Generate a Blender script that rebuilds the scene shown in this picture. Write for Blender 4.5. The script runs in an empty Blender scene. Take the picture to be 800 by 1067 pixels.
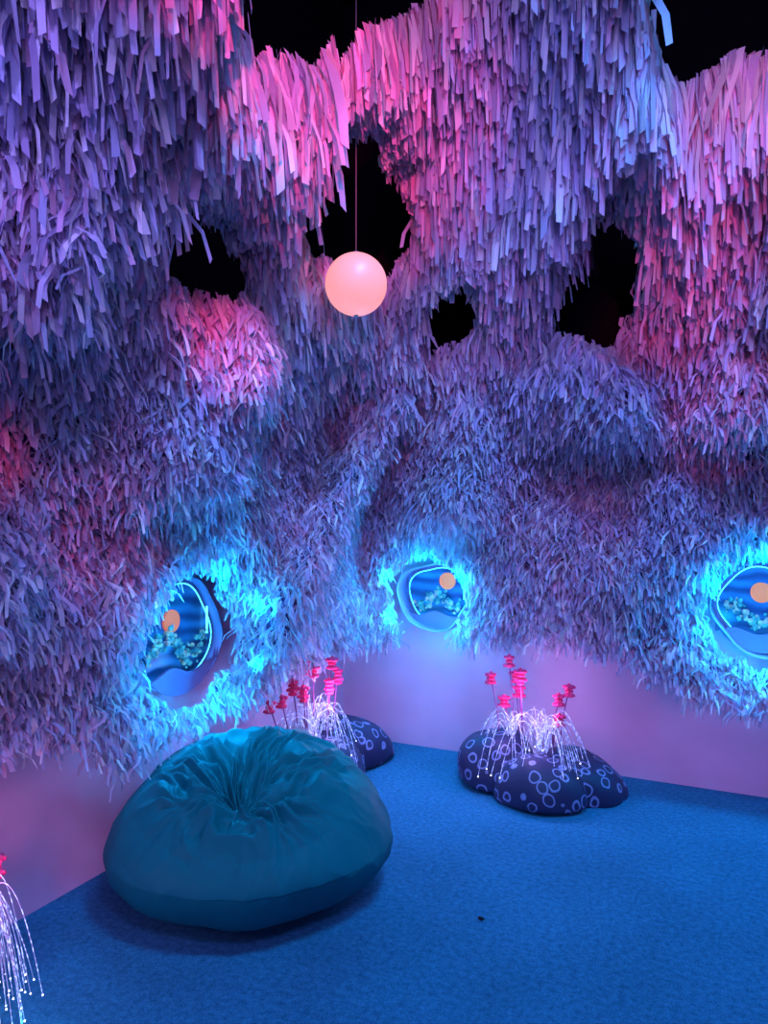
import bpy, math, random
import numpy as np
from mathutils import Vector, noise
random.seed(7); rng=np.random.default_rng(11)
scene=bpy.context.scene
COL=bpy.context.collection
scene.view_settings.view_transform='Standard'

# ------------------------------------------------------------ helpers
def lin(c):
    return tuple(((x/12.92) if x<=.04045 else ((x+.055)/1.055)**2.4) for x in c)
def empty(name,loc=(0,0,0)):
    e=bpy.data.objects.new(name,None); e.location=loc; COL.objects.link(e); return e
def mesh_obj(name,verts,faces,mats=(),parent=None,midx=None,smooth=True):
    me=bpy.data.meshes.new(name); me.from_pydata([tuple(v) for v in verts],[],[tuple(f) for f in faces])
    for m in mats: me.materials.append(m)
    if midx is not None: me.polygons.foreach_set('material_index',midx)
    me.polygons.foreach_set('use_smooth',[smooth]*len(me.polygons))
    me.update()
    ob=bpy.data.objects.new(name,me); COL.objects.link(ob)
    if parent: ob.parent=parent
    return ob
def mat(name,base,rough=.6,emit=None,estr=0,metal=0):
    m=bpy.data.materials.new(name); m.use_nodes=True
    b=m.node_tree.nodes['Principled BSDF']
    b.inputs['Base Color'].default_value=(*base,1); b.inputs['Roughness'].default_value=rough
    b.inputs['Metallic'].default_value=metal
    if emit: 
        b.inputs['Emission Color'].default_value=(*emit,1); b.inputs['Emission Strength'].default_value=estr
    return m
def N(m,t): return m.node_tree.nodes.new(t)
def L(m,a,b): m.node_tree.links.new(a,b)
def noise_color(m,scale,c1,c2,detail=4,bump=0,dist=.01,lo=.35,hi=.65):
    nt=m.node_tree; b=nt.nodes['Principled BSDF']
    tc=N(m,'ShaderNodeTexCoord'); n=N(m,'ShaderNodeTexNoise'); n.inputs['Scale'].default_value=scale; n.inputs['Detail'].default_value=detail
    L(m,tc.outputs['Object'],n.inputs['Vector'])
    r=N(m,'ShaderNodeValToRGB'); r.color_ramp.elements[0].color=(*c1,1); r.color_ramp.elements[1].color=(*c2,1)
    r.color_ramp.elements[0].position=lo; r.color_ramp.elements[1].position=hi
    L(m,n.outputs['Fac'],r.inputs['Fac']); L(m,r.outputs['Color'],b.inputs['Base Color'])
    if bump:
        bp=N(m,'ShaderNodeBump'); bp.inputs['Strength'].default_value=bump; bp.inputs['Distance'].default_value=dist
        L(m,n.outputs['Fac'],bp.inputs['Height']); L(m,bp.outputs['Normal'],b.inputs['Normal'])
class MB:
    def __init__(s): s.v=[]; s.f=[]; s.m=[]
    def add(s,vs,fs,mi=0):
        o=len(s.v); s.v+= [tuple(v) for v in vs]; s.f+=[tuple(i+o for i in f) for f in fs]; s.m+=[mi]*len(fs)
    def tube(s,pts,r,n=6,mi=0,r2=None):
        pts=[Vector(p) for p in pts]; vs=[];k=len(pts)
        up=Vector((0,0,1))
        for i,p in enumerate(pts):
            t=(pts[min(i+1,k-1)]-pts[max(i-1,0)]).normalized()
            a=t.cross(up); 
            if a.length<1e-3: a=t.cross(Vector((1,0,0)))
            a.normalize(); b=t.cross(a).normalized()
            rr=r if r2 is None else r+(r2-r)*i/(k-1)
            for j in range(n):
                q=2*math.pi*j/n; vs.append(p+(a*math.cos(q)+b*math.sin(q))*rr)
        fs=[(i*n+j,i*n+(j+1)%n,(i+1)*n+(j+1)%n,(i+1)*n+j) for i in range(k-1) for j in range(n)]
        fs+=[tuple(range(n-1,-1,-1)),tuple((k-1)*n+j for j in range(n))]
        s.add(vs,fs,mi)
    def box(s,c,h,mi=0):
        vs=[(c[0]+h[0]*a,c[1]+h[1]*b,c[2]+h[2]*d) for a in(-1,1) for b in(-1,1) for d in(-1,1)]
        s.add(vs,[(0,1,3,2),(4,6,7,5),(0,4,5,1),(2,3,7,6),(0,2,6,4),(1,5,7,3)],mi)
    def ball(s,c,r,nu=10,nv=6,mi=0,sc=(1,1,1),lump=0):
        c=Vector(c); vs=[]
        sd=random.random()*50
        for i in range(nv+1):
            th=math.pi*i/nv
            for j in range(nu):
                ph=2*math.pi*j/nu
                d=Vector((math.sin(th)*math.cos(ph),math.sin(th)*math.sin(ph),math.cos(th)))
                k=1+lump*noise.noise(d*2+Vector((sd,0,0)))
                vs.append(c+Vector((d.x*sc[0],d.y*sc[1],d.z*sc[2]))*r*k)
        fs=[(i*nu+j,(i+1)*nu+j,(i+1)*nu+(j+1)%nu,i*nu+(j+1)%nu) for i in range(nv) for j in range(nu)]
        s.add(vs,fs,mi)
    def obj(s,name,mats,parent=None,smooth=True): return mesh_obj(name,s.v,s.f,mats,parent,s.m,smooth)

# ------------------------------------------------------------ room shell
RX,RY,RZ=5.2,-6.2,4.9
m_lav=mat('lavender_paint',(.74,.50,.70),.55); noise_color(m_lav,3,(.72,.48,.68),(.80,.55,.76),bump=.05)
m_blk=mat('black_paint',(.004,.0035,.006),.9); m_blk.node_tree.nodes['Principled BSDF'].inputs['Specular IOR Level'].default_value=.1
def wall(name,a,b,flip=False):
    a=Vector(a);b=Vector(b); h=1.4
    t=(b-a).normalized(); nrm=Vector((-t.y,t.x,0))*.1
    vs=[];
    for z in (0,h,RZ):
        for p in (a,b): vs.append((p.x,p.y,z))
    for z in (0,h,RZ):
        for p in (a,b): vs.append((p.x+nrm.x,p.y+nrm.y,z))
    fs=[(0,1,3,2),(2,3,5,4),(6,8,9,7),(8,10,11,9),(4,5,11,10),(0,6,7,1),(0,2,8,6),(2,4,10,8),(1,7,9,3),(3,9,11,5)]
    return mesh_obj(name,vs,fs,(m_lav,m_blk),midx=[0,1,0,1,1,0,0,1,0,1],smooth=False)
wall('wall_left',(0,RY,0),(0,0,0))
wall('wall_back',(0,0,0),(RX,0,0))
wall('wall_right',(RX,0,0),(RX,RY,0))
wall('wall_rear',(RX,RY,0),(0,RY,0))
mesh_obj('ceiling',[(0,0,RZ),(RX,0,RZ),(RX,RY,RZ),(0,RY,RZ),(0,0,RZ+.1),(RX,0,RZ+.1),(RX,RY,RZ+.1),(0,RY,RZ+.1)],
  [(0,1,2,3),(4,7,6,5),(0,4,5,1),(1,5,6,2),(2,6,7,3),(3,7,4,0)],(m_blk,),smooth=False)
m_carpet=mat('blue_carpet',(.1,.3,.7),.95)
def carpet():
    m=m_carpet;b=m.node_tree.nodes['Principled BSDF']
    tc=N(m,'ShaderNodeTexCoord')
    n1=N(m,'ShaderNodeTexNoise'); n1.inputs['Scale'].default_value=230; n1.inputs['Detail'].default_value=3; n1.inputs['Roughness'].default_value=.8
    n3=N(m,'ShaderNodeTexNoise'); n3.inputs['Scale'].default_value=45; n3.inputs['Detail'].default_value=6; n3.inputs['Roughness'].default_value=.8
    n2=N(m,'ShaderNodeTexNoise'); n2.inputs['Scale'].default_value=2.2; n2.inputs['Detail'].default_value=5
    for n in(n1,n2,n3): L(m,tc.outputs['Object'],n.inputs['Vector'])
    ad=N(m,'ShaderNodeMath'); ad.operation='ADD'; L(m,n1.outputs['Fac'],ad.inputs[0]); L(m,n3.outputs['Fac'],ad.inputs[1])
    hf=N(m,'ShaderNodeMath'); hf.operation='MULTIPLY'; hf.inputs[1].default_value=.5; L(m,ad.outputs[0],hf.inputs[0])
    r=N(m,'ShaderNodeValToRGB'); r.color_ramp.elements[0].position=.37; r.color_ramp.elements[1].position=.63
    r.color_ramp.elements[0].color=(.008,.09,.19,1); r.color_ramp.elements[1].color=(.07,.41,.70,1)
    L(m,hf.outputs[0],r.inputs['Fac'])
    mx=N(m,'ShaderNodeMixRGB'); mx.blend_type='MULTIPLY'; mx.inputs['Fac'].default_value=.45
    L(m,r.outputs['Color'],mx.inputs['Color1']); L(m,n2.outputs['Fac'],mx.inputs['Color2'])
    L(m,mx.outputs['Color'],b.inputs['Base Color'])
    bp=N(m,'ShaderNodeBump'); bp.inputs['Strength'].default_value=.5; bp.inputs['Distance'].default_value=.006
    L(m,hf.outputs[0],bp.inputs['Height']); L(m,bp.outputs['Normal'],b.inputs['Normal'])
    b.inputs['Specular IOR Level'].default_value=.1
carpet()
mesh_obj('floor',[(0,0,0),(RX,0,0),(RX,RY,0),(0,RY,0),(0,0,-.1),(RX,0,-.1),(RX,RY,-.1),(0,RY,-.1)],
  [(0,3,2,1),(4,5,6,7),(0,1,5,4),(1,2,6,5),(2,3,7,6),(3,0,4,7)],(m_carpet,),smooth=False)

# ------------------------------------------------------------ fringe surface
O=np.array([2.6,-2.8]); K=.5
_g=np.random.default_rng(5).random((64,64))
def vn(x,y):
    xi=np.floor(x).astype(int); yi=np.floor(y).astype(int); fx=x-xi; fy=y-yi
    fx=fx*fx*(3-2*fx); fy=fy*fy*(3-2*fy)
    g=lambda a,b:_g[a%64,b%64]
    return (g(xi,yi)*(1-fx)+g(xi+1,yi)*fx)*(1-fy)+(g(xi,yi+1)*(1-fx)+g(xi+1,yi+1)*fx)*fy
def Wc(s):
    r=np.sqrt(s*s+K*K); return (s+r)/2, -(-s+r)/2
# s, z of the lower lip, width, height, amount the swag swells into the room
BUMPS=[(-1.95,1.68,.42,.6,.34),(-1.62,2.02,.25,.3,.22),(.62,1.52,.26,.55,.38),(1.5,1.98,.34,.4,.36),
 (2.35,1.95,.36,.4,.34),(-.15,2.35,.5,.3,.22),(-3.05,2.1,.32,.4,.26),(-1.7,2.74,.26,.35,.08),(.5,2.74,.26,.4,.16),
 (1.5,3.05,.22,.4,.34),(-3.05,1.25,.35,.5,.20),(1.5,1.25,.6,.5,.12),(2.9,2.5,.4,.4,.3),(.9,2.95,.3,.4,.12)]
WIN=[(-1.72,.96,.46),(.49,.98,.36),(2.46,1.0,.36)]
def Dd(s,z):
    d=.22+.04*np.clip((z-.5)/.6,0,1)+.42*np.maximum(0,z-1.6)**1.5
    for a,b,ws,wz,am in BUMPS:
        u=z-b; f=np.where(u>0,np.exp(-(u/wz)**2),np.exp(-(u/(.22*wz))**2))
        d=d+am*f*np.exp(-((s-a)/ws)**2)
    # ridge running down the corner to the left, forming one limb of the arch
    ax,az,bx,bz=0.0,2.1,-1.1,.95
    t=np.clip(((s-ax)*(bx-ax)+(z-az)*(bz-az))/((bx-ax)**2+(bz-az)**2),0,1)
    dd=np.hypot(s-ax-t*(bx-ax),z-az-t*(bz-az)); d=d+.40*np.exp(-(dd/.14)**2)*(1-.4*t)
    d=d-.16*np.exp(-((s+.05)/.4)**2-((z-1.3)/.5)**2)
    d=d+.14*(vn(s*3+9,z*3.5+5)-.5)*np.clip((z-.5)*2,0,1)+.07*(vn(s*8+3,z*8+1)-.5)
    for a,b,r in WIN:
        k=np.exp(-(np.hypot((s-a)*.36/r,z-b)/.36)**4); d=d*(1-k)+.16*k
    return d
def surf(s,z):
    x,y=Wc(s); dx=O[0]-x; dy=O[1]-y; l=np.sqrt(dx*dx+dy*dy); d=Dd(s,z)
    return np.stack([x+dx/l*d,y+dy/l*d,z],-1)
HEM=([-4.2,-2.6,-2.2,-1.7,-1.2,-.4,.3,1.0,1.4,1.8,2.2,2.6,4.2],[.72,.76,.60,.56,.64,.74,.74,.80,.80,.70,.54,.56,.6])
TOP=([-4.2,-3.1,-2.8,-2.66,-2.14,-1.58,-1.2,-.93,-.43,0,1.4,1.50,1.62,1.95,2.4,2.8,4.2],[3.5,3.45,3.3,3.06,3.0,3.14,3.29,3.45,3.64,3.95,3.95,3.5,3.24,3.22,3.30,3.5,3.9])
HOLES=[(-2.06,2.445,.40,.128),(-.72,2.90,.72,.27),(.45,2.53,.26,.125),(1.485,2.60,.285,.275),
       (-1.69,.95,.33,.28),(.49,.98,.29,.26),(2.46,1.0,.28,.27)]
def inhole(s,z):
    v=np.full(np.shape(s),9.0)
    for a,b,rx,rz in HOLES:
        e=np.hypot((s-a)/rx,(z-b)/rz)+.28*(vn(s*7+a*5+20,z*9+20)-.5)
        v=np.minimum(v,e)
    return v
def region(s,z):
    return (z>np.interp(s,*HEM)+.09*(vn(s*9+2,z*0+7)-.5))&(z<np.interp(s,*TOP)+.1*(vn(s*6+4,z*0+3)-.5))

def strips():
    ds,dz=.0130,.0166
    ss=np.arange(-3.6,3.3,ds); zz=np.arange(.5,4.0,dz)
    S,Z=np.meshgrid(ss,zz); S=S.ravel(); Z=Z.ravel()
    S=S+rng.uniform(-1,1,S.size)*ds*.9; Z=Z+rng.uniform(-1,1,S.size)*dz*.9
    ln=(.098+.20*np.clip((Z-1.8)/1.4,0,1)**1.2)*np.exp(rng.normal(0,.26,S.size)).clip(.5,1.7)
    ih=inhole(S,Z)
    nearw=np.clip((1.5-ih)/.5,0,1)*(Z<1.5)
    ln*=1-.3*nearw
    k=region(S,Z)&(ih>1.0)
    S=S[k];Z=Z[k];ln=ln[k];ih=ih[k];nearw=nearw[k]
    # strips hanging over the upper edge of an opening are trimmed so it stays clear
    fac=np.ones(S.size)
    for f in (1.0,.85,.7,.55,.4,.25):
        hit=inhole(S,Z-ln*f)<.95; fac=np.where(hit,f*rng.uniform(.75,1.15,S.size),fac)
    ln=np.maximum(ln*fac,.05)
    n=S.size
    e=.02
    P=surf(S,Z); Ts=surf(S+e,Z)-surf(S-e,Z); Tz=surf(S,Z+e)-surf(S,Z-e)
    Nn=np.cross(Ts,Tz); Nn/=np.linalg.norm(Nn,axis=1)[:,None]
    inn=np.stack([O[0]-P[:,0],O[1]-P[:,1],0*S],1); sg=np.sign((Nn*inn).sum(1)); Nn*=sg[:,None]
    Nn[:,2]=np.clip(Nn[:,2],-.6,1); 
    Nh=Nn.copy(); Nh[:,2]*=.3; Nh/=np.linalg.norm(Nh,axis=1)[:,None]
    T=np.stack([-Nh[:,1],Nh[:,0],0*S],1); T/=np.linalg.norm(T,axis=1)[:,None]
    shag=np.clip(1.35-(Z-1.6)*.65,.28,1.25)
    w=(.0060+.0050*np.clip((Z-1.8)/1.3,0,1))*np.exp(rng.normal(0,.34,n)).clip(.4,1.9)
    yaw=rng.normal(0,.8,n)
    out=rng.uniform(.05,1.05,n)*shag; side=rng.normal(0,.45,n)*shag
    out=np.where(ih<1.45,out*.5,out)
    d0=Nh*out[:,None]+T*side[:,None]; d0[:,2]-=1.0-.35*out
    d0/=np.linalg.norm(d0,axis=1)[:,None]
    down=np.array([0,0,-1.0])
    ts=np.array([0,.25,.5,.75,1.0]); m_=len(ts); V=np.zeros((n,2*m_,3))
    curl=rng.normal(0,.5,n)*shag; tws=rng.normal(0,1.0,n)*shag
    for i,t in enumerate(ts):
        c=P+Nh*.01+d0*(ln*(t-.45*t*t))[:,None]+down*(ln*.45*t*t)[:,None]
        c=c+Nh*(curl*ln*.22*math.sin(t*5))[:,None]+T*(tws*ln*.12*math.sin(t*4+1))[:,None]
        a=yaw+tws*t
        tw=T*np.cos(a)[:,None]+Nh*np.sin(a)[:,None]
        ww=w*(1-.25*t*t)
        V[:,2*i]=c-tw*ww[:,None]; V[:,2*i+1]=c+tw*ww[:,None]
    V[:,2*m_-1]+=down*(w*rng.uniform(-1.8,1.8,n))[:,None]
    q=m_-1
    base=(np.arange(n)*2*m_)[:,None,None]
    F=np.array([[2*i,2*i+1,2*i+3,2*i+2] for i in range(q)])[None]+base
    F=F.reshape(-1)
    me=bpy.data.meshes.new('strips'); me.vertices.add(n*2*m_); me.vertices.foreach_set('co',V.ravel())
    me.loops.add(n*4*q); me.loops.foreach_set('vertex_index',F)
    me.polygons.add(n*q); me.polygons.foreach_set('loop_start',np.arange(n*q)*4); me.polygons.foreach_set('loop_total',np.full(n*q,4))
    me.update(); me.validate()
    me.polygons.foreach_set('use_smooth',[True]*(n*q))
    # cloth colour per strip, with pink light painted in as patches of pinker strips
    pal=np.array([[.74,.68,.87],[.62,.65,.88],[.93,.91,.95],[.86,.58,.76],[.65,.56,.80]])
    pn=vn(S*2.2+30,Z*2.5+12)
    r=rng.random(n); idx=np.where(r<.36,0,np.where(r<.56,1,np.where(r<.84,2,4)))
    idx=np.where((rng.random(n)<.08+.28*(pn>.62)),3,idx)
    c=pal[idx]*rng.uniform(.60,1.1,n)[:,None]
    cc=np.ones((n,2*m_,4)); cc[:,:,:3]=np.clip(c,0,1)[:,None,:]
    at=me.color_attributes.new('cloth_light_tint','FLOAT_COLOR','POINT'); at.data.foreach_set('color',cc.ravel())
    return me,n
def fringe_mat():
    m=bpy.data.materials.new('fringe_fabric'); m.use_nodes=True; nt=m.node_tree; nt.nodes.clear()
    o=N(m,'ShaderNodeOutputMaterial'); a=N(m,'ShaderNodeAttribute'); a.attribute_name='cloth_light_tint'
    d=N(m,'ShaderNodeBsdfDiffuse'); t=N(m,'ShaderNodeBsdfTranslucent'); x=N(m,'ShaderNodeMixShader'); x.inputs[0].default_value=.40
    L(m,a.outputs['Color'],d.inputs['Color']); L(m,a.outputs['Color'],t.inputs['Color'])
    L(m,d.outputs[0],x.inputs[1]); L(m,t.outputs[0],x.inputs[2]); L(m,x.outputs[0],o.inputs[0]); return m
fr=empty('hanging_fabric_fringe')
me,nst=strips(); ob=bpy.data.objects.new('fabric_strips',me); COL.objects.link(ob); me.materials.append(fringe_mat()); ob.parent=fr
def backing():
    ss=np.linspace(-4,4,360); zz=np.linspace(.55,4.0,160); S,Z=np.meshgrid(ss,zz)
    P=surf(S,Z); x,y=Wc(S); v=np.stack([x,y,Z],-1); P=P+(v-P)/np.maximum(np.linalg.norm(v-P,axis=-1,keepdims=True),.01)*.03
    ok=region(S,Z-.04)&region(S,Z+.04)&(inhole(S,Z)>1.08)
    nz,ns=S.shape; fs=[]
    for i in range(nz-1):
        for j in range(ns-1):
            if ok[i,j] and ok[i+1,j] and ok[i,j+1] and ok[i+1,j+1]: a=i*ns+j; fs.append((a,a+1,a+ns+1,a+ns))
    m=mat('backing_net',(.10,.07,.2),.9)
    mesh_obj('backing_net',P.reshape(-1,3),fs,(m,),fr)
backing()

# ------------------------------------------------------------ diorama windows
m_led=mat('cyan_led',(.0,.5,.8),.4,(.06,.5,1.0),5)
m_tun=mat('tunnel_lining',(.42,.30,.58),.6)
m_plum=mat('plum_board',(.22,.10,.26),.5)
m_sun=mat('orange_disc',(.8,.14,.04),.5,(1,.10,.02),.55)
m_cloud=mat('cloud_teal',(.25,.7,.75),.7); noise_color(m_cloud,18,(.02,.15,.20),(.30,.50,.40))
m_cloud2=mat('cloud_pink',(.9,.6,.55),.7); noise_color(m_cloud2,18,(.8,.25,.25),(.9,.6,.4))
m_pic=bpy.data.materials.new('lit_sky_panel'); m_pic.use_nodes=True
def picmat():
    m=m_pic;b=m.node_tree.nodes['Principled BSDF']
    tc=N(m,'ShaderNodeTexCoord'); w=N(m,'ShaderNodeTexWave'); w.bands_direction='Z'; w.inputs['Scale'].default_value=4; w.inputs['Distortion'].default_value=5; w.inputs['Detail'].default_value=2
    L(m,tc.outputs['Object'],w.inputs['Vector'])
    r=N(m,'ShaderNodeValToRGB'); r.color_ramp.elements[0].color=(.003,.03,.12,1); r.color_ramp.elements[1].color=(.01,.12,.30,1)
    L(m,w.outputs['Fac'],r.inputs['Fac']); L(m,r.outputs['Color'],b.inputs['Base Color']); L(m,r.outputs['Color'],b.inputs['Emission Color'])
    b.inputs['Emission Strength'].default_value=.35; b.inputs['Roughness'].default_value=.3
picmat()
def window(c,n,R,Rp,seed,sun,depth=.2,low=-.52,lamp=3.0):
    """c centre on the wall plane, n wall normal; local frame t (right), up"""
    c=Vector(c); n=Vector(n).normalized(); t=Vector((0,0,1)).cross(n).normalized(); up=Vector((0,0,1))
    e=empty('diorama_window',c)
    rr=random.Random(seed); a,b_,d_=[rr.uniform(0,6.3) for _ in range(3)]
    def rad(q): return 1+.07*math.sin(2*q+a)+.05*math.sin(3*q+b_)+.03*math.sin(5*q+d_)
    def pt(q,r,o): return t*(r*rad(q)*math.cos(q))+up*(r*rad(q)*math.sin(q))+n*o
    M=64; Q=[2*math.pi*i/M for i in range(M)]
    mb=MB()  # tunnel lining
    vs=[];
    for (r,o) in ((R*1.04,.02),(R*1.04,depth),(R,depth),(R,.02)): vs+=[pt(q,r,o) for q in Q]
    fs=[(k*M+i,k*M+(i+1)%M,((k+1)%4)*M+(i+1)%M,((k+1)%4)*M+i) for k in range(4) for i in range(M)]
    mb.add(vs,fs); mb.obj('tunnel_lining',(m_tun,),e)
    mb=MB(); vs=[pt(q,R*1.0,.022) for q in Q]; mb.add(vs,[tuple(range(M))]); mb.obj('rear_board',(m_plum,),e,False)
    mb=MB(); vs=[pt(q+.4,Rp,.035) for q in Q]+[pt(q+.4,Rp,.024) for q in Q]
    mb.add(vs,[tuple(range(M))]+[(i,i+M,(i+1)%M+M,(i+1)%M) for i in range(M)]); mb.obj('sky_panel',(m_pic,),e,False)
    mb=MB(); mb.tube([pt(q+.4,Rp*1.01,.037) for q in Q+[Q[0]]],.0025,6)
    mb.tube([t*(R*.80)+up*z+n*.05 for z in (-.02,.03,.08,.11)],.005,8)
    mb.obj('led_outline',(m_led,),e)
    mb=MB(); sx,sz=sun; M2=28
    for o in (.040,.052): mb.add([t*(sx+.052*math.cos(2*math.pi*i/M2))+up*(sz+.052*math.sin(2*math.pi*i/M2))+n*o for i in range(M2)],[tuple(range(M2))])
    mb.add([t*(sx+.052*math.cos(2*math.pi*i/M2))+up*(sz+.052*math.sin(2*math.pi*i/M2))+n*o for o in (.04,.052) for i in range(M2)],[(i,(i+1)%M2,(i+1)%M2+M2,i+M2) for i in range(M2)])
    mb.obj('sun_disc',(m_sun,),e,False)
    # coral-like cloud relief along a wavy band
    mb=MB()
    for i in range(150):
        x=rr.uniform(-.9,.9); z=-.20+.22*math.sin(x*5+seed)+rr.gauss(0,.12)
        if x*x+z*z>.76: continue
        mb.ball(t*(x*Rp)+up*(z*Rp)+n*rr.uniform(.042,.065),rr.uniform(.006,.014),7,5,0 if rr.random()<.62 else 1,lump=.5)
    mb.obj('clouds',(m_cloud,m_cloud2),e)
    # wavy board across the bottom
    mb=MB(); xs=[-.95+1.9*i/30 for i in range(31)]
    f=[];
    for o in (.07,.085):
        for x in xs: 
            f.append(t*(x*R)+up*(R*(low+.07*math.sin(x*6+seed)))+n*o)
        for x in xs: f.append(t*(x*R)+up*(-R*math.sqrt(max(.02,1.0-x*x)))+n*o)
    fs=[]
    for i in range(30):
        fs+=[(i,i+1,31+i+1,31+i),(62+i,62+31+i,62+31+i+1,62+i+1),(i,62+i,62+i+1,i+1)]
    mb.add(f,fs); mb.obj('wavy_board',(m_plum,),e,False)
    # LED wash lamps around the mouth of the tunnel
    for i in range(6):
        l=bpy.data.lights.new('led_glow','POINT'); l.energy=lamp*.62; l.color=(.0,.44,1.0); l.shadow_soft_size=.015
        lo=bpy.data.objects.new('led_glow',l); COL.objects.link(lo); lo.parent=e; lo.location=pt(.5+i*1.047,R*1.06,.33)
window((0,-1.70,.93),(1,0,0),.27,.24,3,(-.03,.07),.08,-.58,7.5)
window((.70,0,.98),(0,-1,0),.215,.185,8,(.06,.09),.16,lamp=8)
window((2.50,0,1.0),(0,-1,0),.23,.20,5,(.0,.08),.16,lamp=6.5)

# ------------------------------------------------------------ pendant globe
pl=empty('globe_pendant_lamp',(.926,-1.586,2.464))
m_globe=mat('pink_globe',(.42,.18,.18),.4,lin((1,.62,.62)),1.0)
m_cord=mat('cord',(.22,.20,.26),.5)
mb=MB(); mb.ball((0,0,0),.131,48,32); mb.obj('glass_globe',(m_globe,),pl)
mb=MB(); mb.tube([(0,0,.12),(0,0,.139)],.012,16); mb.tube([(0,0,.13),(0,0,RZ-2.464)],.0022,6); mb.tube([(0,0,-.133),(0,0,-.123)],.010,16); mb.obj('cord_and_caps',(m_cord,),pl)

# speaker on the back wall, glimpsed through an opening
e=empty('wall_speaker'); mb=MB(); mb.box((1.62,-.35,2.90),(.09,.07,.13)); mb.box((1.62,-.14,2.90),(.02,.14,.02)); mb.box((1.62,-.425,2.90),(.075,.006,.115),1)
mb.obj('cabinet_and_bracket',(mat('speaker_case',(.05,.02,.05),.5),mat('speaker_grille',(.45,.05,.25),.6)),e,False)

# ------------------------------------------------------------ bean bag
def beanbag(loc,R=.552,H=.49):
    e=empty('bean_bag_chair',loc); back=Vector((-.431,.902))
    NA,NT=640,260; vs=[]
    pc=-back*.14
    rid=lambda v,k: max(-.5,1-abs(noise.noise(Vector(v)))*k)
    for i in range(NT+1):
        t=i/NT; al=math.pi/2-math.pi*t
        for j in range(NA):
            q=2*math.pi*j/NA; cx,cy=math.cos(q),math.sin(q)
            ca=abs(math.cos(al)); sn=math.sin(al)
            rr=R*ca**(.60 if sn>0 else .42)*(1+.02*math.sin(3*q+1)+.012*math.sin(5*q))
            if sn<0: z=H*(.42-.42*abs(sn)**1.15)
            else: z=H*(.42+.58*abs(sn)**1.05); rr*=1-.04*sn
            k=max(0,1-rr/R)
            x=cx*rr+pc.x*k*2 if sn>0 else cx*rr
            y=cy*rr+pc.y*k*2 if sn>0 else cy*rr
            rn=rr/R
            if sn>0:
                z-=.10*math.exp(-(rn/.24)**2)
                bk=(x*back.x+y*back.y)/R
                z+=.135*bk*min(1,sn*1.4)+.02*sn
            # gathered folds radiating from the pinched centre
            wn=noise.noise(Vector((cx*1.6+4,cy*1.6,rn*2)))
            wq=q+.42*wn+.22*noise.noise(Vector((x*7,y*7,2)))
            wx,wy=math.cos(wq),math.sin(wq)
            f=rid((wx*3.4,wy*3.4,rn*2.2+3),4.2); f2=rid((wx*6+9,wy*6,rn*3.2),4.2)
            f3=rid((x*6+1,y*6,5),4.2); f4=rid((wx*9+2,wy*9,rn*5),3.6)
            if sn>0: 
                A=.034*math.exp(-((rn-.28)/.38)**2)*min(1,rn/.06)
                dz=A*(f*1.0+f2*.8+.5*f3+.35*f4)
            else: dz=0
            g=noise.noise(Vector((cx*2.2,cy*2.2,z*5)))
            dr=.014*g+.006*rid((cx*4+5,cy*4,z*6),3)*ca
            vs.append((x+cx*dr,y+cy*dr,max(.002,z+dz)))
    fs=[(i*NA+j,(i+1)*NA+j,(i+1)*NA+(j+1)%NA,i*NA+(j+1)%NA) for i in range(NT) for j in range(NA)]
    m=mat('teal_fabric',(.0,.17,.20),.62); b=m.node_tree.nodes['Principled BSDF']; b.inputs['Specular IOR Level'].default_value=.22
    tc=N(m,'ShaderNodeTexCoord'); n1=N(m,'ShaderNodeTexNoise'); n1.inputs['Scale'].default_value=14; n1.inputs['Detail'].default_value=5; L(m,tc.outputs['Object'],n1.inputs['Vector'])
    bp=N(m,'ShaderNodeBump'); bp.inputs['Strength'].default_value=.2; bp.inputs['Distance'].default_value=.01
    L(m,n1.outputs['Fac'],bp.inputs['Height']); L(m,bp.outputs['Normal'],b.inputs['Normal'])
    mesh_obj('cover',vs,fs,(m,),e)
beanbag((.60,-1.87,0))

# ------------------------------------------------------------ fibre-optic rocks
m_ring=bpy.data.materials.new('ring_print_fabric'); m_ring.use_nodes=True
def ringmat():
    m=m_ring;b=m.node_tree.nodes['Principled BSDF']; tc=N(m,'ShaderNodeTexCoord')
    v=N(m,'ShaderNodeTexVoronoi'); v.inputs['Scale'].default_value=13; v.inputs['Randomness'].default_value=.8
    nz=N(m,'ShaderNodeTexNoise'); nz.inputs['Scale'].default_value=9; ad=N(m,'ShaderNodeMixRGB'); ad.blend_type='ADD'; ad.inputs['Fac'].default_value=.045
    L(m,tc.outputs['Object'],nz.inputs['Vector']); L(m,tc.outputs['Object'],ad.inputs['Color1']); L(m,nz.outputs['Color'],ad.inputs['Color2']); L(m,ad.outputs['Color'],v.inputs['Vector'])
    r=N(m,'ShaderNodeValToRGB'); cr=r.color_ramp; cr.interpolation='LINEAR'
    dk=(.02,.022,.085,1); lt=(.26,.28,.55,1)
    cr.elements[0].position=.0; cr.elements[0].color=dk; cr.elements[1].position=.30; cr.elements[1].color=dk
    for p,c in ((.33,lt),(.40,lt),(.43,dk)):
        x=cr.elements.new(p); x.color=c
    L(m,v.outputs['Distance'],r.inputs['Fac']); L(m,r.outputs['Color'],b.inputs['Base Color']); b.inputs['Roughness'].default_value=.6
ringmat()
m_fib=bpy.data.materials.new('fibre_optic'); m_fib.use_nodes=True
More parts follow.
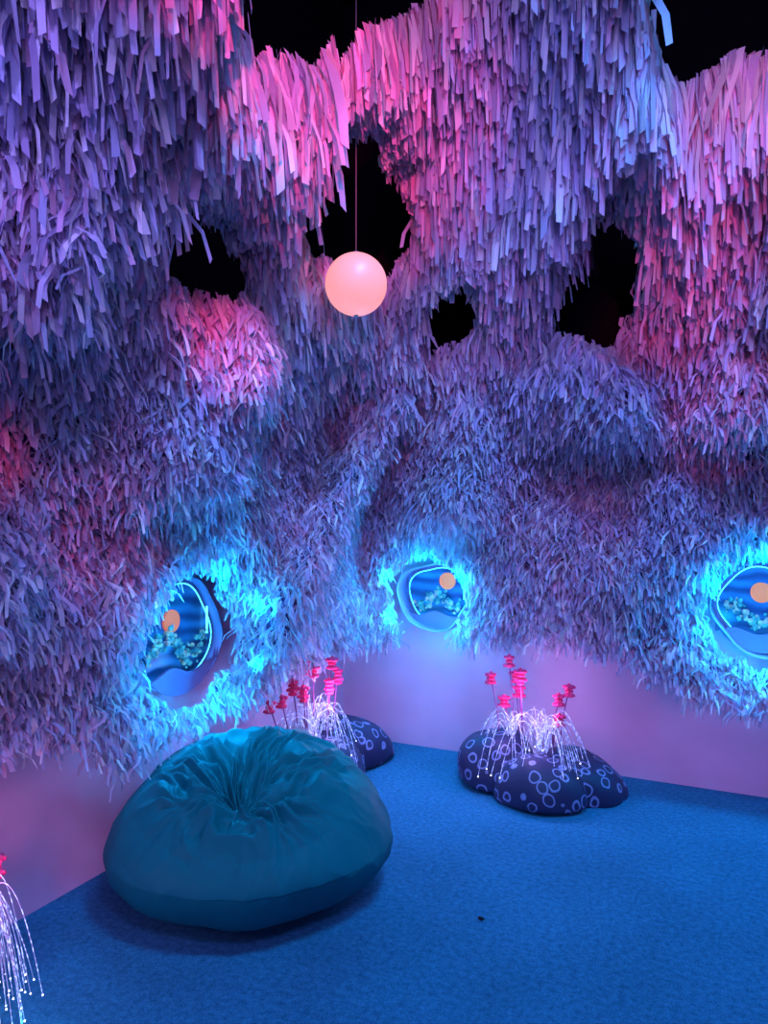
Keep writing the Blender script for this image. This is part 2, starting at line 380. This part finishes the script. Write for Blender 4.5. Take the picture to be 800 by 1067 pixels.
def fibmat():
    m=m_fib;b=m.node_tree.nodes['Principled BSDF']; tc=N(m,'ShaderNodeTexCoord')
    n=N(m,'ShaderNodeTexNoise'); n.inputs['Scale'].default_value=60; n.inputs['Detail'].default_value=1; L(m,tc.outputs['Object'],n.inputs['Vector'])
    r=N(m,'ShaderNodeValToRGB'); r.color_ramp.elements[0].position=.5; r.color_ramp.elements[0].color=(.08,.08,.08,1); r.color_ramp.elements[1].position=.62; r.color_ramp.elements[1].color=(1,1,1,1)
    L(m,n.outputs['Fac'],r.inputs['Fac'])
    mu=N(m,'ShaderNodeMath'); mu.operation='MULTIPLY'; mu.inputs[1].default_value=1.9; L(m,r.outputs['Color'],mu.inputs[0]); L(m,mu.outputs[0],b.inputs['Emission Strength'])
    b.inputs['Emission Color'].default_value=(.36,.42,1,1); b.inputs['Base Color'].default_value=(.5,.5,.7,1)
fibmat()
m_tip=mat('fibre_tip',(1,1,1),.4,(.8,.75,1),6)
m_stem=mat('flower_stem',(.25,.05,.2),.5)
m_flow=mat('pink_flower',(.80,.02,.16),.5,(.9,.02,.12),.06)
def rock_mesh(name,lobes,parent):
    for li,(cx,cy,rx,ry,h,tilt) in enumerate(lobes):
        vs=[]; NU,NV=72,28
        for i in range(NV+1):
            al=math.pi/2*(1-i/NV*1.25)
            for j in range(NU):
                q=2*math.pi*j/NU; c=max(0,math.cos(al))**.7
                k=1+.12*noise.noise(Vector((math.cos(q)*1.3+li*4,math.sin(q)*1.3,al)))
                x=rx*c*math.cos(q)*k; y=ry*c*math.sin(q)*k
                z=h*math.sin(al)*(1+.14*noise.noise(Vector((x*6,y*6,li)))) if al>0 else h*.35*math.sin(al)
                z=z*.78+h*.22*.78+tilt[0]*x+tilt[1]*y*(z>0)
                vs.append((cx+x,cy+y,max(.003,z)))
        fs=[(i*NU+j,(i+1)*NU+j,(i+1)*NU+(j+1)%NU,i*NU+(j+1)%NU) for i in range(NV) for j in range(NU)]
        mesh_obj('%s_%d'%(name,li+1),vs,fs,(m_ring,),parent)
def fountain(mb,c,nst,hmin,hmax,rmin,rmax,zend,rad=.0016):
    for i in range(nst):
        q=random.uniform(0,2*math.pi); R=random.uniform(rmin,rmax); h=random.uniform(hmin,hmax); ze=random.uniform(*zend)
        pts=[]; bx=c[0]+random.uniform(-.03,.03); by=c[1]+random.uniform(-.03,.03)
        for k in range(17):
            t=k/16; tt=.48
            r=R*t**1.2
            if t<tt: z=c[2]+h*(1-((tt-t)/tt)**2)
            else: z=c[2]+h-(c[2]+h-ze)*((t-tt)/(1-tt))**2
            px=max(.02,bx+r*math.cos(q)); py=min(-.02,by+r*math.sin(q))
            pts.append((px,py,max(z,.01)))
        mb.tube(pts,rad,4,0); mb.ball(pts[-1],rad*2.0,6,4,1)
def flowers(parent,base,items,sc=1.0):
    ms=MB()
    for (x,y,z) in items:
        bx=base[0]+(x-base[0])*.75; by=base[1]+(y-base[1])*.75
        pts=[(bx,by,base[2]),(bx+(x-bx)*.3,by+(y-by)*.3,base[2]+(z-base[2])*.5),(x,y,z-.01)]
        ms.tube(pts,.0035*sc,6,0)
        nd=random.choice([3,4]); zz=z
        for k in range(nd):
            r=(.036 if k%2==0 else .024)*random.uniform(.75,1.0)*sc; pet=8
            M=32; vs=[]
            for (f,dz) in ((0.25,.007),(.9,.005),(1,0),(.9,-.005),(.25,-.007)):
                for j in range(M):
                    q=2*math.pi*j/M; rr=r*f*(1+.16*math.cos(pet*q)*(f>.5)); vs.append((x+rr*math.cos(q),y+rr*math.sin(q),zz+dz*sc*1.3))
            fs=[(i*M+j,(i+1)*M+j,(i+1)*M+(j+1)%M,i*M+(j+1)%M) for i in range(4) for j in range(M)]+[tuple(range(M)),tuple(range(5*M-1,4*M-1,-1))]
            ms.add(vs,fs,1); zz-=.022*sc
        ms.ball((x,y,z+.01*sc),.010*sc,8,6,1)
    ms.obj('flowers',(m_stem,m_flow),parent)
def glow(parent,loc,p,col=(.66,.36,1.0),sz=.08):
    l=bpy.data.lights.new('fibre_glow','POINT'); l.energy=p; l.color=col; l.shadow_soft_size=sz
    lo=bpy.data.objects.new('fibre_glow',l); COL.objects.link(lo); lo.location=loc; lo.parent=parent
# right cluster
e=empty('fibre_optic_rock',(0,0,0))
rock_mesh('printed_cushion',[(1.18,-.36,.22,.26,.30,(0,-.1)),(1.62,-.34,.24,.24,.22,(-.2,0)),(1.46,-.56,.24,.20,.24,(0,0))],e)
mb=MB(); fountain(mb,(1.27,-.42,.27),24,.08,.16,.12,.28,(.10,.25)); fountain(mb,(1.46,-.5,.24),30,.12,.22,.14,.28,(.05,.2)); mb.obj('fibre_strands',(m_fib,m_tip),e)
flowers(e,(1.37,-.40,.2),[(1.154,-.42,.60),(1.22,-.38,.47),(1.254,-.40,.70),(1.33,-.45,.64),(1.30,-.36,.53),(1.53,-.42,.52),(1.58,-.40,.57),(1.54,-.45,.42),(1.27,-.33,.60)])
glow(e,(1.37,-.56,.52),6.5)
# corner cluster
e=empty('fibre_optic_rock',(0,0,0))
rock_mesh('printed_cushion',[(.34,-.90,.26,.26,.28,(0,0)),(.27,-.40,.24,.28,.27,(.0,-.25)),(.26,-.62,.2,.28,.30,(0,0))],e)
mb=MB(); fountain(mb,(.33,-.94,.26),38,.14,.25,.12,.30,(.08,.25)); fountain(mb,(.30,-.74,.27),14,.08,.18,.08,.20,(.08,.25)); mb.obj('fibre_strands',(m_fib,m_tip),e)
flowers(e,(.30,-.88,.22),[(.22,-1.20,.52),(.24,-1.12,.53),(.26,-1.04,.60),(.30,-.98,.70),(.32,-.93,.66),(.38,-.83,.69),(.39,-.78,.62),(.30,-1.0,.56),(.38,-.86,.58)])
glow(e,(.42,-.90,.52),6.5)
# near-left cluster
e=empty('fibre_optic_rock',(0,0,0))
rock_mesh('printed_cushion',[(.28,-3.14,.22,.28,.22,(0,0))],e)
mb=MB(); fountain(mb,(.38,-2.95,.24),110,.10,.2,.05,.19,(.01,.10),.0013); mb.obj('fibre_strands',(m_fib,m_tip),e)
flowers(e,(.34,-3.0,.15),[(.37,-2.86,.46),(.28,-3.0,.52),(.38,-3.12,.50),(.25,-2.93,.48)])
glow(e,(.47,-2.95,.46),2.2,(1,.35,.8)); glow(e,(.60,-2.92,.05),.6,(0,.6,1),.02)

mb=MB(); mb.ball((1.53,-1.75,.006),.008,10,6,0,(1.6,1,.6),.5); mb.obj('lint_scrap',(mat('lint',(.01,.01,.02),.9),))
# ------------------------------------------------------------ lights (unseen spots and washes, added to colour fringe, walls and floor)
sp=empty('colour_spots')
def spot(frm,to,p,col,ang,blend=.9,size=.06):
    l=bpy.data.lights.new('colour_spot','SPOT'); l.energy=p; l.color=col; l.spot_size=math.radians(ang); l.spot_blend=blend; l.shadow_soft_size=size
    o=bpy.data.objects.new('colour_spot',l); COL.objects.link(o); o.location=frm; o.parent=sp
    o.rotation_euler=(Vector(to)-Vector(frm)).to_track_quat('-Z','Y').to_euler()
def at(s,z): return Vector(surf(np.array(s),np.array(z)).tolist())
PINK=(1,.06,.27); BLUE=(.17,.23,1); CY=(.10,.33,1); VIO=(.32,.24,1); MAG=(1,.02,.16)
A=(2.9,-4.9,2.7); B=(1.6,-5.1,2.7); H=(2.5,-3.3,4.5); C=(4.2,-3.4,3.0)
# pinks
spot(A,at(-1.35,3.0),820,PINK,19); spot(B,at(-.8,3.2),580,PINK,20); spot(A,at(-1.82,2.10),600,MAG,8)
spot(A,at(-.2,3.4),260,PINK,14); spot(A,at(2.25,3.02),480,PINK,11); spot(A,at(1.96,2.5),500,PINK,11); spot(A,at(2.2,1.97),280,PINK,8)
spot(A,at(-2.85,1.64),200,MAG,5); spot(A,at(-2.25,1.30),150,MAG,9); spot(A,at(-2.5,2.95),90,PINK,9)
spot(A,at(.0,2.1),90,PINK,12); spot(A,at(.75,2.45),90,PINK,9); spot(A,at(-.4,1.15),90,MAG,10); spot(A,at(1.4,1.4),90,PINK,10)
# blues raking down from the ceiling
spot(H,at(.5,1.8),380,CY,14); spot(H,at(-.69,1.5),520,CY,11); spot(H,at(-1.85,1.74),440,CY,12); spot(H,at(1.5,1.95),250,BLUE,22); spot(H,at(2.4,1.95),200,BLUE,20)
spot(A,at(.74,3.2),210,BLUE,15); spot(B,at(-3.0,2.4),180,VIO,24); spot(A,at(.9,2.6),170,VIO,18); spot(H,at(-2.7,1.4),140,BLUE,20)
# low colour washes on the painted walls
spot((2.2,-5.4,1.3),(0,-2.7,.22),230,(1,.20,.50),18,.9,.45)
spot((4.2,-4.2,1.1),(2.2,0,.30),120,(.95,.33,1),14,.9,.2); spot((4.2,-4.2,1.1),(.8,0,.30),80,(.85,.33,1),10,.9,.2)
# cool key on the bean bag
spot((3.0,-2.2,4.4),(.62,-1.87,.3),120,(.03,.55,1),18,1.0,.15)
def area(loc,to,size,p,col):  # unseen fill, added to lift the dark parts of the fringe
    l=bpy.data.lights.new('wash','AREA'); l.energy=p; l.color=col; l.size=size; l.shape='DISK'
    o=bpy.data.objects.new('fill_wash',l); COL.objects.link(o); o.location=loc
    o.rotation_euler=(Vector(to)-Vector(loc)).to_track_quat('-Z','Y').to_euler()
area((3.2,-4.6,4.3),(.8,-.8,1.7),1.0,74,(.39,.29,.88))
area((3.2,-5.6,2.0),(.8,-.8,1.9),1.2,20,(.48,.31,.90))
spot((2.4,-2.5,4.4),(1.45,-1.2,0),440,(.015,.42,1),66,1.0,.35)
w=bpy.data.worlds.new('w'); scene.world=w; w.use_nodes=True
w.node_tree.nodes['Background'].inputs[0].default_value=(.10,.06,.35,1); w.node_tree.nodes['Background'].inputs[1].default_value=.0

# ------------------------------------------------------------ camera
cam=bpy.data.cameras.new('camera'); co=bpy.data.objects.new('camera',cam); COL.objects.link(co)
cam.sensor_fit='VERTICAL'; cam.sensor_height=36; cam.lens=762/1067*36; cam.clip_start=.05
co.location=(2.368,-4.331,1.5); co.rotation_euler=(math.radians(90),0,math.radians(25.53)); scene.camera=co
print('strips',nst)
